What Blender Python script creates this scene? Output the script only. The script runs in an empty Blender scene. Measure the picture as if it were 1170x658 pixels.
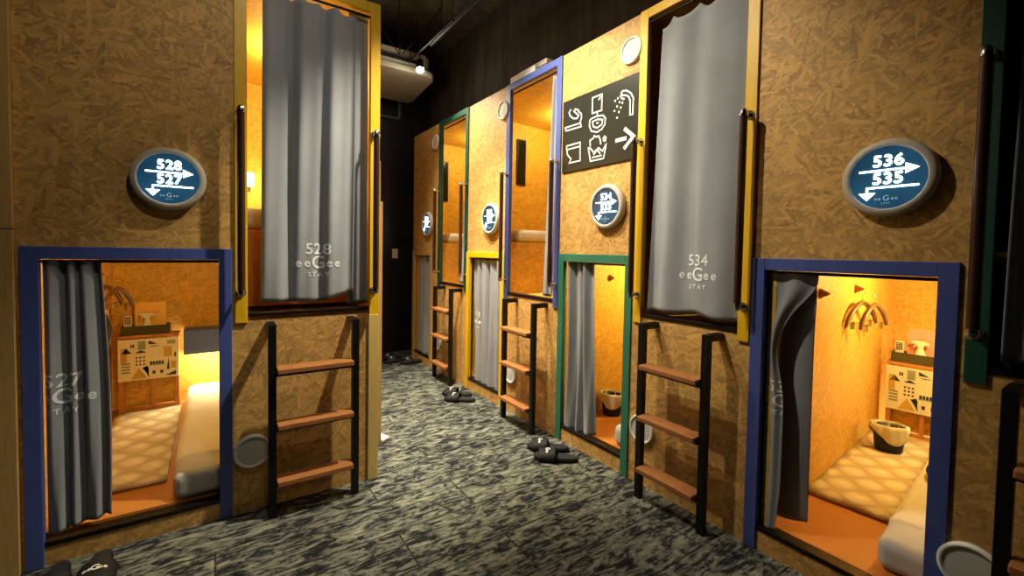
import bpy, bmesh, math, random
from mathutils import Vector, Matrix
random.seed(7)
SC = bpy.context.scene
COL = SC.collection
PI = math.pi
S = 1.8            # distance of the right-hand capsule front from the camera
DL = 2.2416        # distance of the left-hand capsule front
H = 1.1766         # eye height
SK = math.radians(4.7)   # the right-hand capsules are set slightly askew behind their front

# ------------------------------------------------------------------ materials
def lin(c):
    c = c/255.0
    return c/12.92 if c <= 0.04045 else ((c+0.055)/1.055)**2.4
def rgb(r, g, b): return (lin(r), lin(g), lin(b), 1.0)

class N:
    """tiny helper for node graphs"""
    def __init__(self, m):
        m.use_nodes = True
        self.t = m.node_tree; self.n = self.t.nodes; self.l = self.t.links
        self.b = self.n['Principled BSDF']
    def new(self, kind, **kw):
        n = self.n.new(kind)
        for k, v in kw.items():
            if k.startswith('i_'):
                key = k[2:]
                key = int(key) if key.isdigit() else key.replace('_', ' ')
                n.inputs[key].default_value = v
            else: setattr(n, k, v)
        return n
    def link(self, a, b): self.l.new(a, b)
    def math(self, op, a, b=None, c=None, clamp=False):
        n = self.n.new('ShaderNodeMath'); n.operation = op; n.use_clamp = clamp
        for i, v in enumerate((a, b, c)):
            if v is None: continue
            if isinstance(v, (int, float)): n.inputs[i].default_value = v
            else: self.l.new(v, n.inputs[i])
        return n.outputs[0]
    def mix(self, f, a, b, blend='MIX'):
        n = self.n.new('ShaderNodeMix'); n.data_type = 'RGBA'; n.blend_type = blend
        for k, v in ((0, f), (6, a), (7, b)):
            if isinstance(v, (int, float, tuple)): n.inputs[k].default_value = v
            else: self.l.new(v, n.inputs[k])
        return n.outputs[2]
    def ramp(self, f, stops, interp='LINEAR'):
        n = self.n.new('ShaderNodeValToRGB'); cr = n.color_ramp; cr.interpolation = interp
        while len(cr.elements) < len(stops): cr.elements.new(0.5)
        for e, (p, c) in zip(cr.elements, stops): e.position = p; e.color = c
        self.l.new(f, n.inputs[0]); return n.outputs[0]

def mat_plain(name, col, rough=0.6, metal=0.0, var=0.12, scale=30, bump=0.0, spec=0.4, sheen=0.0, coat=0.0):
    m = bpy.data.materials.new(name); g = N(m)
    tc = g.new('ShaderNodeTexCoord')
    no = g.new('ShaderNodeTexNoise', i_Scale=scale, i_Detail=4.0)
    g.link(tc.outputs['Object'], no.inputs['Vector'])
    dark = tuple(c*(1-var) for c in col[:3])+(1,); lite = tuple(min(1, c*(1+var)) for c in col[:3])+(1,)
    g.link(g.ramp(no.outputs[0], [(0.3, dark), (0.7, lite)]), g.b.inputs['Base Color'])
    g.b.inputs['Roughness'].default_value = rough; g.b.inputs['Metallic'].default_value = metal
    g.b.inputs['Specular IOR Level'].default_value = spec
    g.b.inputs['Sheen Weight'].default_value = sheen
    g.b.inputs['Coat Weight'].default_value = coat
    if bump:
        bp = g.new('ShaderNodeBump', i_Strength=bump, i_Distance=0.002)
        g.link(no.outputs[0], bp.inputs['Height']); g.link(bp.outputs[0], g.b.inputs['Normal'])
    return m

def mat_osb(name, base, contrast=1.0, scale=1.0):
    """pressed strand board: overlapping long flakes in many directions"""
    m = bpy.data.materials.new(name); g = N(m)
    uv = g.new('ShaderNodeUVMap')
    wob = g.new('ShaderNodeTexNoise', i_Scale=9.0, i_Detail=2.0)
    g.link(uv.outputs[0], wob.inputs['Vector'])
    sub = g.new('ShaderNodeVectorMath', operation='SUBTRACT'); g.link(wob.outputs['Color'], sub.inputs[0]); sub.inputs[1].default_value = (.5, .5, .5)
    sc = g.new('ShaderNodeVectorMath', operation='SCALE'); g.link(sub.outputs[0], sc.inputs[0]); sc.inputs['Scale'].default_value = 0.035
    add = g.new('ShaderNodeVectorMath', operation='ADD'); g.link(uv.outputs[0], add.inputs[0]); g.link(sc.outputs[0], add.inputs[1])
    best = None; val = None
    for k, (ang, s) in enumerate(((10, 1.0), (52, 1.15), (98, .9), (141, 1.25), (168, .8))):
        mp = g.new('ShaderNodeMapping'); mp.inputs['Rotation'].default_value = (0, 0, math.radians(ang))
        mp.inputs['Location'].default_value = (k*3.17, k*1.73, 0)
        g.link(add.outputs[0], mp.inputs['Vector'])
        m2 = g.new('ShaderNodeMapping'); m2.inputs['Scale'].default_value = (15*s*scale, 88*s*scale, 1)
        g.link(mp.outputs[0], m2.inputs['Vector'])
        v = g.new('ShaderNodeTexVoronoi', voronoi_dimensions='2D', i_Scale=1.0)
        g.link(m2.outputs[0], v.inputs['Vector'])
        sp = g.new('ShaderNodeSeparateColor'); g.link(v.outputs['Color'], sp.inputs[0])
        pr, tone = sp.outputs[0], sp.outputs[1]
        edge = g.math('MULTIPLY', g.math('GREATER_THAN', v.outputs['Distance'], 0.62), 0.16)
        tone = g.math('SUBTRACT', tone, edge)
        if best is None: best, val = pr, tone
        else:
            gt = g.math('GREATER_THAN', pr, best)
            mx = g.new('ShaderNodeMix', data_type='FLOAT'); g.link(gt, mx.inputs[0]); g.link(val, mx.inputs[2]); g.link(tone, mx.inputs[3])
            val = mx.outputs[0]; best = g.math('MAXIMUM', pr, best)
    fine = g.new('ShaderNodeTexNoise', i_Scale=90.0, i_Detail=3.0); g.link(uv.outputs[0], fine.inputs['Vector'])
    big = g.new('ShaderNodeTexNoise', i_Scale=2.2, i_Detail=2.0); g.link(uv.outputs[0], big.inputs['Vector'])
    t = g.math('ADD', g.math('MULTIPLY', val, 0.58), g.math('MULTIPLY', fine.outputs[0], 0.46))
    t = g.math('ADD', t, g.math('MULTIPLY', g.math('SUBTRACT', big.outputs[0], 0.5), 0.25))
    c = contrast
    def mul(k): return tuple(min(1, x*k) for x in base[:3])+(1,)
    kn = (base[0]*(1-.62*c), base[1]*(1-.70*c), base[2]*(1-.78*c), 1)
    colr = g.ramp(t, [(0.06, kn), (0.24, mul(1-.30*c)), (0.5, mul(1.0)), (0.86, mul(1+.42*c))])
    g.link(colr, g.b.inputs['Base Color'])
    g.b.inputs['Roughness'].default_value = 0.55; g.b.inputs['Specular IOR Level'].default_value = 0.35
    bp = g.new('ShaderNodeBump', i_Strength=0.35, i_Distance=0.0012)
    g.link(t, bp.inputs['Height']); g.link(bp.outputs[0], g.b.inputs['Normal'])
    return m

def mat_wood(name, base, scale=14, stretch=(1, 12, 12), rough=0.5, var=.3):
    m = bpy.data.materials.new(name); g = N(m)
    tc = g.new('ShaderNodeTexCoord'); mp = g.new('ShaderNodeMapping'); mp.inputs['Scale'].default_value = stretch
    g.link(tc.outputs['Object'], mp.inputs['Vector'])
    no = g.new('ShaderNodeTexNoise', i_Scale=scale, i_Detail=5.0, i_Distortion=0.6); g.link(mp.outputs[0], no.inputs['Vector'])
    c = g.ramp(no.outputs[0], [(0.25, tuple(x*(1-var) for x in base[:3])+(1,)), (0.75, tuple(min(1, x*(1+var)) for x in base[:3])+(1,))])
    g.link(c, g.b.inputs['Base Color']); g.b.inputs['Roughness'].default_value = rough
    return m

def mat_emit(name, col, strength):
    m = bpy.data.materials.new(name); g = N(m)
    g.b.inputs['Base Color'].default_value = col
    g.b.inputs['Emission Color'].default_value = col; g.b.inputs['Emission Strength'].default_value = strength
    return m

def mat_carpet():
    m = bpy.data.materials.new('carpet'); g = N(m)
    tc = g.new('ShaderNodeTexCoord')
    rot = g.new('ShaderNodeMapping'); g.link(tc.outputs['Object'], rot.inputs['Vector'])
    # planks about 0.25 m by 1 m, running across the corridor
    br = g.new('ShaderNodeTexBrick', offset=0.37, i_Scale=1.0)
    br.inputs['Brick Width'].default_value = 1.0; br.inputs['Row Height'].default_value = 0.25
    br.inputs['Mortar Size'].default_value = 0.004; br.inputs['Mortar Smooth'].default_value = 0.3
    br.inputs['Color1'].default_value = (0, 0, 0, 1); br.inputs['Color2'].default_value = (1, 1, 1, 1)
    g.link(rot.outputs[0], br.inputs['Vector'])
    # every plank shifts the pattern
    off = g.new('ShaderNodeVectorMath', operation='SCALE'); g.link(br.outputs['Color'], off.inputs[0]); off.inputs['Scale'].default_value = 3.0
    pos = g.new('ShaderNodeVectorMath', operation='ADD'); g.link(rot.outputs[0], pos.inputs[0]); g.link(off.outputs[0], pos.inputs[1])
    st = g.new('ShaderNodeMapping'); st.inputs['Scale'].default_value = (1.0, 2.0, 1); g.link(pos.outputs[0], st.inputs['Vector'])
    a = g.new('ShaderNodeTexNoise', i_Scale=11.0, i_Detail=10.0, i_Roughness=0.74, i_Distortion=0.9); g.link(st.outputs[0], a.inputs['Vector'])
    st2 = g.new('ShaderNodeMapping'); st2.inputs['Scale'].default_value = (5.0, 32.0, 1); g.link(pos.outputs[0], st2.inputs['Vector'])
    b = g.new('ShaderNodeTexNoise', i_Scale=2.6, i_Detail=4.0, i_Roughness=0.6); g.link(st2.outputs[0], b.inputs['Vector'])
    f = g.math('ADD', g.math('MULTIPLY', a.outputs[0], 0.68), g.math('MULTIPLY', b.outputs[0], 0.32))
    c = g.ramp(f, [(0.38, rgb(22, 24, 26)), (0.47, rgb(46, 48, 50)), (0.505, rgb(98, 100, 92)), (0.61, rgb(152, 153, 136))])
    f2 = g.new('ShaderNodeTexNoise', i_Scale=420.0, i_Detail=2.0); g.link(tc.outputs['Object'], f2.inputs['Vector'])
    c = g.mix(0.55, c, g.ramp(f2.outputs[0], [(0.3, (.25, .25, .25, 1)), (0.7, (1.5, 1.5, 1.5, 1))]), 'MULTIPLY')
    c = g.mix(g.math('MULTIPLY', br.outputs['Fac'], 0.75), c, rgb(14, 15, 16))
    g.link(c, g.b.inputs['Base Color'])
    g.b.inputs['Roughness'].default_value = 0.95; g.b.inputs['Specular IOR Level'].default_value = 0.1
    bp = g.new('ShaderNodeBump', i_Strength=0.5, i_Distance=0.003)
    g.link(g.math('ADD', f, g.math('MULTIPLY', f2.outputs[0], .4)), bp.inputs['Height']); g.link(bp.outputs[0], g.b.inputs['Normal'])
    return m

def mat_fabric(name, col, scale=500):
    m = bpy.data.materials.new(name); g = N(m)
    uv = g.new('ShaderNodeTexCoord')
    a = g.new('ShaderNodeTexNoise', i_Scale=float(scale), i_Detail=2.0); g.link(uv.outputs['Object'], a.inputs['Vector'])
    b = g.new('ShaderNodeTexNoise', i_Scale=5.0, i_Detail=3.0); g.link(uv.outputs['Object'], b.inputs['Vector'])
    f = g.math('ADD', g.math('MULTIPLY', a.outputs[0], 0.6), g.math('MULTIPLY', b.outputs[0], 0.4))
    g.link(g.ramp(f, [(0.3, tuple(x*.8 for x in col[:3])+(1,)), (0.7, tuple(min(1, x*1.18) for x in col[:3])+(1,))]), g.b.inputs['Base Color'])
    g.b.inputs['Roughness'].default_value = 0.9; g.b.inputs['Sheen Weight'].default_value = 0.15; g.b.inputs['Specular IOR Level'].default_value = 0.2
    bp = g.new('ShaderNodeBump', i_Strength=0.25, i_Distance=0.001); g.link(a.outputs[0], bp.inputs['Height']); g.link(bp.outputs[0], g.b.inputs['Normal'])
    return m

def mat_mat():
    """cream mat with an embossed lozenge pattern"""
    m = bpy.data.materials.new('mat_cream'); g = N(m)
    tc = g.new('ShaderNodeTexCoord'); sp = g.new('ShaderNodeSeparateXYZ'); g.link(tc.outputs['Object'], sp.inputs[0])
    def tri(v, k, o=0):
        s = g.math('ADD', g.math('MULTIPLY', v, k), o)
        return g.math('PINGPONG', s, 0.5)
    u = g.math('ADD', sp.outputs[0], g.math('MULTIPLY', sp.outputs[1], 0.9)); w = g.math('SUBTRACT', sp.outputs[0], g.math('MULTIPLY', sp.outputs[1], 0.9))
    a = tri(u, 6.0); b = tri(w, 6.0)
    h = g.math('MULTIPLY', a, b); h = g.math('MULTIPLY', h, 4.0)
    no = g.new('ShaderNodeTexNoise', i_Scale=120.0, i_Detail=3.0); g.link(tc.outputs['Object'], no.inputs['Vector'])
    hh = g.math('ADD', h, g.math('MULTIPLY', no.outputs[0], 0.2))
    g.link(g.ramp(h, [(0.0, rgb(190, 168, 128)), (0.35, rgb(222, 205, 170)), (1.0, rgb(232, 220, 192))]), g.b.inputs['Base Color'])
    bp = g.new('ShaderNodeBump', i_Strength=0.9, i_Distance=0.012); g.link(hh, bp.inputs['Height']); g.link(bp.outputs[0], g.b.inputs['Normal'])
    g.b.inputs['Roughness'].default_value = 0.9
    return m

def mat_concrete(name, base, var=.5):
    m = bpy.data.materials.new(name); g = N(m)
    tc = g.new('ShaderNodeTexCoord'); mp = g.new('ShaderNodeMapping'); mp.inputs['Scale'].default_value = (2.2, 2.2, .35); g.link(tc.outputs['Object'], mp.inputs['Vector'])
    a = g.new('ShaderNodeTexNoise', i_Scale=4.0, i_Detail=8.0, i_Roughness=0.65); g.link(mp.outputs[0], a.inputs['Vector'])
    g.link(g.ramp(a.outputs[0], [(0.35, tuple(x*(1-var) for x in base[:3])+(1,)), (0.65, tuple(x*(1+var) for x in base[:3])+(1,))]), g.b.inputs['Base Color'])
    g.b.inputs['Roughness'].default_value = 0.8
    bp = g.new('ShaderNodeBump', i_Strength=0.4, i_Distance=0.01); g.link(a.outputs[0], bp.inputs['Height']); g.link(bp.outputs[0], g.b.inputs['Normal'])
    return m

M = dict(
    osb=mat_osb('osb_front', rgb(203, 158, 90), .86),
    osb_in=mat_osb('osb_inside', rgb(216, 168, 74), 0.6, 1.2),
    carpet=mat_carpet(),
    blue=mat_wood('paint_blue', rgb(76, 92, 168), 10, (6, 6, 1), .45, .10),
    green=mat_wood('paint_green', rgb(48, 122, 98), 10, (6, 6, 1), .45, .10),
    dgreen=mat_wood('paint_dark_green', rgb(30, 78, 62), 10, (6, 6, 1), .45, .10),
    yellow=mat_wood('paint_yellow', rgb(236, 186, 22), 10, (6, 6, 1), .45, .08),
    pine=mat_wood('pine', rgb(198, 160, 96), 12, (8, 8, 1), .5, .15),
    pale_yellow=mat_wood('pine_pale_yellow', rgb(216, 190, 110), 12, (8, 8, 1), .5, .10),
    black=mat_plain('black_metal', rgb(22, 21, 21), .42, .2, .2),
    sill=mat_plain('black_sill', rgb(26, 22, 20), .35, .3, .2),
    bar=mat_plain('bronze_tube', rgb(78, 56, 44), .32, .55, .08),
    chrome=mat_plain('chrome', rgb(205, 205, 208), .16, 1.0, .03),
    tread=mat_wood('tread_wood', rgb(170, 110, 60), 9, (3, 14, 14), .5, .22),
    curtain=mat_fabric('curtain_grey', rgb(150, 153, 159)),
    print=mat_plain('curtain_print', rgb(240, 242, 244), .8, 0, .03),
    housing=mat_plain('housing_beige', rgb(200, 190, 176), .5, 0, .05),
    glow=mat_emit('lit_lettering', (0.75, 0.93, 1.0, 1), 7.0),
    logo=mat_emit('dim_lettering', (0.35, 0.55, 0.66, 1), 0.55),
    panel=mat_plain('panel_black', rgb(40, 42, 34), .28, 0, .12, 6, spec=.6),
    white=mat_plain('white_paint', rgb(236, 238, 232), .5, 0, .02),
    vent=mat_plain('vent_white', rgb(238, 236, 230), .5, 0, .03),
    mesh=mat_plain('vent_mesh', rgb(204, 206, 202), .6, 0, .15, 400),
    vinyl=mat_plain('vinyl_orange', rgb(190, 122, 56), .38, 0, .10, 3, spec=.5),
    mat=mat_mat(),
    sheet=mat_fabric('sheet_white', rgb(226, 220, 205), 300),
    matside=mat_fabric('mattress_grey', rgb(198, 196, 190), 300),
    cabinet=mat_wood('cabinet_wood', rgb(196, 128, 68), 10, (6, 6, 1), .45, .15),
    olive=mat_plain('tray_olive', rgb(74, 66, 36), .5, 0, .08),
    art=mat_plain('art_cream', rgb(226, 214, 186), .6, 0, .03),
    art_blue=mat_plain('art_navy', rgb(40, 58, 84), .6, 0, .04),
    art_ochre=mat_plain('art_ochre', rgb(196, 158, 76), .6, 0, .04),
    art_grey=mat_plain('art_grey_green', rgb(140, 146, 124), .6, 0, .04),
    folder_y=mat_plain('card_orange', rgb(246, 196, 100), .6, 0, .04),
    folder_p=mat_plain('card_pink', rgb(238, 160, 140), .6, 0, .04),
    spray=mat_plain('spray_white', rgb(232, 226, 206), .4, 0, .03),
    dark=mat_plain('dark_plastic', rgb(24, 22, 22), .5, 0, .1),
    rubber=mat_plain('slipper_black', rgb(20, 20, 22), .7, 0, .15, 60, .3),
    rubber2=mat_plain('slipper_insole', rgb(34, 34, 36), .8, 0, .15, 200, .3),
    shelf=mat_plain('shelf_blue_grey', rgb(84, 100, 156), .6, 0, .05),
    wall=mat_plain('wall_near_black', rgb(26, 26, 30), .35, 0, .15, 3, spec=.5),
    ceil=mat_concrete('ceiling_dark', (0.075, 0.060, 0.040, 1)),
    upper=mat_concrete('soffit_dark', (0.050, 0.040, 0.028, 1)),
    acbody=mat_plain('ac_ivory', rgb(176, 170, 154), .5, 0, .05),
    pipe=mat_plain('pipe_grey', rgb(110, 110, 108), .5, .3, .1),
    dpipe=mat_plain('pipe_dark', rgb(38, 35, 32), .5, .3, .1),
    lamp=mat_emit('lamp_lens', (1.0, .93, .78, 1), 60.0),
    led=mat_emit('led_strip', (1.0, .86, .62, 1), 16.0),
    warm=mat_emit('lamp_shade_warm', (1.0, .84, .46, 1), 5.0),
    hanger=mat_wood('hanger_brown', rgb(112, 70, 40), 10, (6, 6, 6), .4, .15),
    hook=mat_wood('hook_wood', rgb(168, 110, 56), 10, (6, 6, 6), .5, .15),
    liner=mat_plain('bin_liner', rgb(214, 206, 180), .35, 0, .06, 12),
    glass=mat_plain('mirror_black', rgb(30, 30, 30), .12, .3, .1),
    bag=mat_plain('bag_black', rgb(20, 20, 24), .7, 0, .2, 20),
)
def mat_disc():
    """backlit display: deep blue, varied at random by soft noise"""
    m = bpy.data.materials.new('display_face'); g = N(m)
    tc = g.new('ShaderNodeTexCoord'); no = g.new('ShaderNodeTexNoise', i_Scale=6.0, i_Detail=1.0); g.link(tc.outputs['Object'], no.inputs['Vector'])
    g.link(g.ramp(no.outputs[0], [(0.35, (.006, .035, .075, 1)), (0.7, (.014, .075, .14, 1))]), g.b.inputs['Emission Color'])
    g.b.inputs['Emission Strength'].default_value = 1.0
    g.b.inputs['Base Color'].default_value = (.02, .04, .06, 1); g.b.inputs['Roughness'].default_value = .15
    return m
M['disc'] = mat_disc()

# ------------------------------------------------------------------ mesh helper
class MB:
    def __init__(s): s.v = []; s.f = []; s.sm = []
    def add(s, vs, fs, smooth=False):
        o = len(s.v); s.v += [tuple(v) for v in vs]
        for f in fs: s.f.append([o+i for i in f]); s.sm.append(smooth)
        return s
    def box(s, x0, x1, y0, y1, z0, z1, rot=None, about=None):
        vs = [Vector((x, y, z)) for z in (z0, z1) for y in (y0, y1) for x in (x0, x1)]
        if rot is not None:
            c = Vector(about) if about is not None else Vector(((x0+x1)/2, (y0+y1)/2, (z0+z1)/2))
            vs = [rot @ (v-c)+c for v in vs]
        return s.add(vs, [(0, 2, 3, 1), (4, 5, 7, 6), (0, 1, 5, 4), (2, 6, 7, 3), (0, 4, 6, 2), (1, 3, 7, 5)])
    def hexa(s, p):   # 8 points: bottom quad then top quad, same winding
        return s.add(p, [(3, 2, 1, 0), (4, 5, 6, 7), (0, 1, 5, 4), (1, 2, 6, 5), (2, 3, 7, 6), (3, 0, 4, 7)])
    def prism(s, pts, y0, y1):    # outline in x,z extruded along y
        n = len(pts)
        vs = [(x, y0, z) for x, z in pts]+[(x, y1, z) for x, z in pts]
        fs = [list(range(n)), list(range(2*n-1, n-1, -1))]+[(i, i+n, (i+1) % n+n, (i+1) % n) for i in range(n)]
        return s.add(vs, fs)
    def prism_z(s, pts, z0, z1):
        n = len(pts)
        vs = [(x, y, z0) for x, y in pts]+[(x, y, z1) for x, y in pts]
        fs = [list(range(n-1, -1, -1)), list(range(n, 2*n))]+[(i, (i+1) % n, (i+1) % n+n, i+n) for i in range(n)]
        return s.add(vs, fs)
    def tube(s, path, r, n=12, closed=False, caps=True):
        P = [Vector(p) for p in path]; R = r if isinstance(r, (list, tuple)) else [r]*len(P)
        up = None; rings = []
        for i, p in enumerate(P):
            a = P[i-1] if (i > 0 or closed) else P[i]; b = P[(i+1) % len(P)] if (i < len(P)-1 or closed) else P[i]
            t = (b-a).normalized()
            if up is None:
                up = Vector((0, 0, 1)) if abs(t.z) < .9 else Vector((1, 0, 0))
            u = (up-t*up.dot(t)).normalized(); w = t.cross(u); up = u
            rings.append([p+(u*math.cos(2*PI*k/n)+w*math.sin(2*PI*k/n))*R[i] for k in range(n)])
        vs = [v for rg in rings for v in rg]; fs = []
        m = len(P)
        for i in range(m if closed else m-1):
            j = (i+1) % m
            for k in range(n): fs.append((i*n+k, i*n+(k+1) % n, j*n+(k+1) % n, j*n+k))
        s.add(vs, fs, True)
        if caps and not closed:
            s.add(rings[0], [list(range(n-1, -1, -1))]); s.add(rings[-1], [list(range(n))])
        return s
    def lathe_y(s, prof, cx=0, cz=0, n=40, smooth=True):   # profile of (radius, y) turned about the y axis
        vs = []; fs = []
        for r, y in prof:
            for k in range(n): a = 2*PI*k/n; vs.append((cx+r*math.cos(a), y, cz+r*math.sin(a)))
        for i in range(len(prof)-1):
            for k in range(n): fs.append((i*n+k, (i+1)*n+k, (i+1)*n+(k+1) % n, i*n+(k+1) % n))
        return s.add(vs, fs, smooth)
    def lathe_z(s, prof, cx=0, cy=0, n=24, sx=1, sy=1, smooth=True):
        vs = []; fs = []
        for r, z in prof:
            for k in range(n): a = 2*PI*k/n; vs.append((cx+sx*r*math.cos(a), cy+sy*r*math.sin(a), z))
        for i in range(len(prof)-1):
            for k in range(n): fs.append((i*n+k, i*n+(k+1) % n, (i+1)*n+(k+1) % n, (i+1)*n+k))
        return s.add(vs, fs, smooth)
    def disc_y(s, r, y, cx=0, cz=0, n=40):
        return s.add([(cx+r*math.cos(2*PI*k/n), y, cz+r*math.sin(2*PI*k/n)) for k in range(n)], [list(range(n-1, -1, -1))])
    def grid(s, fn, nu, nv, smooth=True):
        vs = [fn(i/nu, j/nv) for j in range(nv+1) for i in range(nu+1)]
        fs = [(j*(nu+1)+i, j*(nu+1)+i+1, (j+1)*(nu+1)+i+1, (j+1)*(nu+1)+i) for j in range(nv) for i in range(nu)]
        return s.add(vs, fs, smooth)
    def ribbon(s, pts, w, y0, y1, closed=False):
        """flat stroke of width w along an x,z polyline, between y0 (front) and y1 (back)"""
        P = [Vector((a, b)) for a, b in pts]; n = len(P); L = []; Rr = []
        for i in range(n):
            a = P[i-1] if (i > 0 or closed) else None; b = P[(i+1) % n] if (i < n-1 or closed) else None
            d1 = (P[i]-a).normalized() if a is not None else None; d2 = (b-P[i]).normalized() if b is not None else None
            if d1 is None: t = d2; k = 1
            elif d2 is None: t = d1; k = 1
            else:
                t = (d1+d2); t = t.normalized() if t.length > 1e-5 else d1
                k = 1/max(.55, abs(t.dot(d1)))
            nn = Vector((-t.y, t.x))*w/2*k; L.append(P[i]+nn); Rr.append(P[i]-nn)
        for i in range(n if closed else n-1):
            j = (i+1) % n; q = [Rr[i], Rr[j], L[j], L[i]]
            s.prism([(v.x, v.y) for v in q], y0, y1)
        return s
    def build(s, name, m, parent=None, bevel=0, uv=True, solid=0, segs=2, subsurf=0):
        me = bpy.data.meshes.new(name); me.from_pydata(s.v, [], s.f); me.update()
        for p, q in zip(me.polygons, s.sm): p.use_smooth = q
        if uv:
            l = me.uv_layers.new(name='UVMap'); off = (hash(name) % 97)*.37
            for p in me.polygons:
                nx, ny, nz = (abs(c) for c in p.normal)
                for li in p.loop_indices:
                    x, y, z = me.vertices[me.loops[li].vertex_index].co
                    if nz >= nx and nz >= ny: c = (x, y+3.1)
                    elif ny >= nx: c = (x, z)
                    else: c = (y+5.3, z)
                    l.data[li].uv = c
        me.materials.append(m)
        o = bpy.data.objects.new(name, me); COL.objects.link(o)
        if parent is not None: o.parent = parent
        if solid:
            md = o.modifiers.new('solid', 'SOLIDIFY'); md.thickness = solid; md.offset = 0
        if bevel:
            md = o.modifiers.new('bevel', 'BEVEL'); md.width = bevel; md.segments = segs; md.limit_method = 'ANGLE'
        if subsurf:
            md = o.modifiers.new('sub', 'SUBSURF'); md.levels = subsurf; md.render_levels = subsurf
        return o

def tag(o, label=None, cat=None, group=None, kind=None):
    if label: o['label'] = label
    if cat: o['category'] = cat
    if group: o['group'] = group
    if kind: o['kind'] = kind
    return o
def empty(name, loc=(0, 0, 0), rz=0.0):
    o = bpy.data.objects.new(name, None); o.empty_display_size = .05
    o.location = loc; o.rotation_euler = (0, 0, rz); COL.objects.link(o); return o

# frames: local x to the viewer's right along the front, y into the capsule, z up
RZ_R, RZ_L = -PI/2, 0.0
def onR(s, z=0, v=0): return (S+v, s, z)            # point on the right-hand front
def onL(u, z=0, v=0): return (u, DL+v, z)
def inR(s0, u, v, z=0):                              # inside a right-hand capsule whose left side starts at s0
    return (S+v*math.cos(SK)+u*math.sin(SK), s0+v*math.sin(SK)-u*math.cos(SK), z)
RZ_RI = -PI/2+SK

# ------------------------------------------------------------------ text
def text_polys(body, size, spacing=1.0):
    cu = bpy.data.curves.new('t', 'FONT'); cu.body = body; cu.size = size; cu.align_x = 'CENTER'; cu.align_y = 'CENTER'
    cu.space_character = spacing; cu.resolution_u = 3
    ob = bpy.data.objects.new('t', cu); COL.objects.link(ob)
    dg = bpy.context.evaluated_depsgraph_get(); me = bpy.data.meshes.new_from_object(ob.evaluated_get(dg))
    vs = [(v.co.x, v.co.y) for v in me.vertices]; fs = [list(p.vertices) for p in me.polygons]
    bpy.data.objects.remove(ob); bpy.data.curves.remove(cu); bpy.data.meshes.remove(me)
    xs = [v[0] for v in vs]; cx = (min(xs)+max(xs))/2
    return [(x-cx, y) for x, y in vs], fs
def add_text(mb, body, size, cx, cz, place, spacing=1.0, bold=0.0, fine=False):
    """place(x, z) returns the 3-D point; bold repeats the shape slightly offset to thicken the strokes"""
    vs, fs = text_polys(body, size, spacing)
    if fine:
        V = list(vs); F = []
        for f in fs:
            for i in range(1, len(f)-1): F.append((f[0], f[i], f[i+1]))
        for _ in range(6):
            mid = {}; G = []; done = True
            def md(a, b):
                k = (min(a, b), max(a, b))
                if k not in mid: mid[k] = len(V); V.append(((V[a][0]+V[b][0])/2, (V[a][1]+V[b][1])/2))
                return mid[k]
            for a, b, c in F:
                L_ = [math.dist(V[a], V[b]), math.dist(V[b], V[c]), math.dist(V[c], V[a])]
                m_ = max(L_)
                if m_ < .007: G.append((a, b, c)); continue
                done = False
                if m_ == L_[0]: q = md(a, b); G += [(a, q, c), (q, b, c)]
                elif m_ == L_[1]: q = md(b, c); G += [(a, b, q), (a, q, c)]
                else: q = md(c, a); G += [(a, b, q), (q, b, c)]
            F = G
            if done: break
        vs, fs = V, F
    offs = [(0, 0)] if not bold else [(bold*math.cos(a), bold*math.sin(a)) for a in (0, PI/2, PI, 3*PI/2)]
    for k, (dx, dz) in enumerate(offs):
        mb.add([place(cx+x+dx, cz+y+dz, k*0.00012) for x, y in vs], [list(f) for f in fs])

# ------------------------------------------------------------------ the setting
def struct(name, mb, m, label=None, **kw):
    o = mb.build(name, m, **kw); tag(o, label, kind='structure'); return o

struct('floor', MB().box(-2.6, 4.2, -2.2, 6.4, -.05, 0), M['carpet'], 'grey distressed plank carpet of the corridor')
struct('ceiling', MB().box(-2.6, 4.2, -2.2, 6.4, 3.35, 3.4), M['ceil'], 'dark bare ceiling above the corridor')
struct('wall_back', MB().box(-.4, 4.2, 4.93, 5.03, 0, 3.35), M['wall'], 'near-black wall closing the far end of the corridor')
struct('wall_behind', MB().box(-2.6, 4.2, -2.1, -2.0, 0, 3.35), M['wall'])
struct('wall_side', MB().box(-2.55, -2.45, -2.0, 4.2, 0, 3.35), M['wall'])
struct('wall_soffit', MB().box(2.12, 2.2, -2.0, 4.93, 2.42, 3.35), M['upper'], 'dark bare wall above the right-hand capsules')

# right-hand front: board panels around the openings, local x = -s
TOP = 2.39
LOWR = [(.921, .327, 'blue'), (2.122, 1.536, 'green'), (3.338, 2.750, 'yellow'), (4.573, 4.060, 'pine')]   # lower openings, outer edges
UPR = [(.310, -.29, 'dgreen'), (1.521, .927, 'yellow'), (2.747, 2.127, 'blue'), (3.920, 3.334, 'dgreen')]
def front(name, xs, x0, x1, low, up, label):
    mb = MB()
    T = .018
    ev = sorted([(a, b, 'l') for a, b in low]+[(a, b, 'u') for a, b in up])
    x = x0
    for a, b, k in ev:
        if a > x+1e-4: mb.box(x, a, 0, T, 0, TOP)
        if k == 'l':
            mb.box(a, b, 0, T, 0, .078); mb.box(a, b, 0, T, 1.145, TOP)
        else:
            mb.box(a, b, 0, T, 0, .856)
        x = b
    if x < x1: mb.box(x, x1, 0, T, 0, TOP)
    mb.box(x0, x1, T, .5, TOP-.018, TOP)        # board lid on top
    o = struct(name, mb, M['osb'], label)
    return o
fr = front('wall_right', None, -4.573, .9, [(-a, -b) for a, b, c in LOWR], [(-a, -b) for a, b, c in UPR], 'strand board front of the right-hand capsules')
fr.location = (S, 0, 0); fr.rotation_euler = (0, 0, RZ_R)
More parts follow.
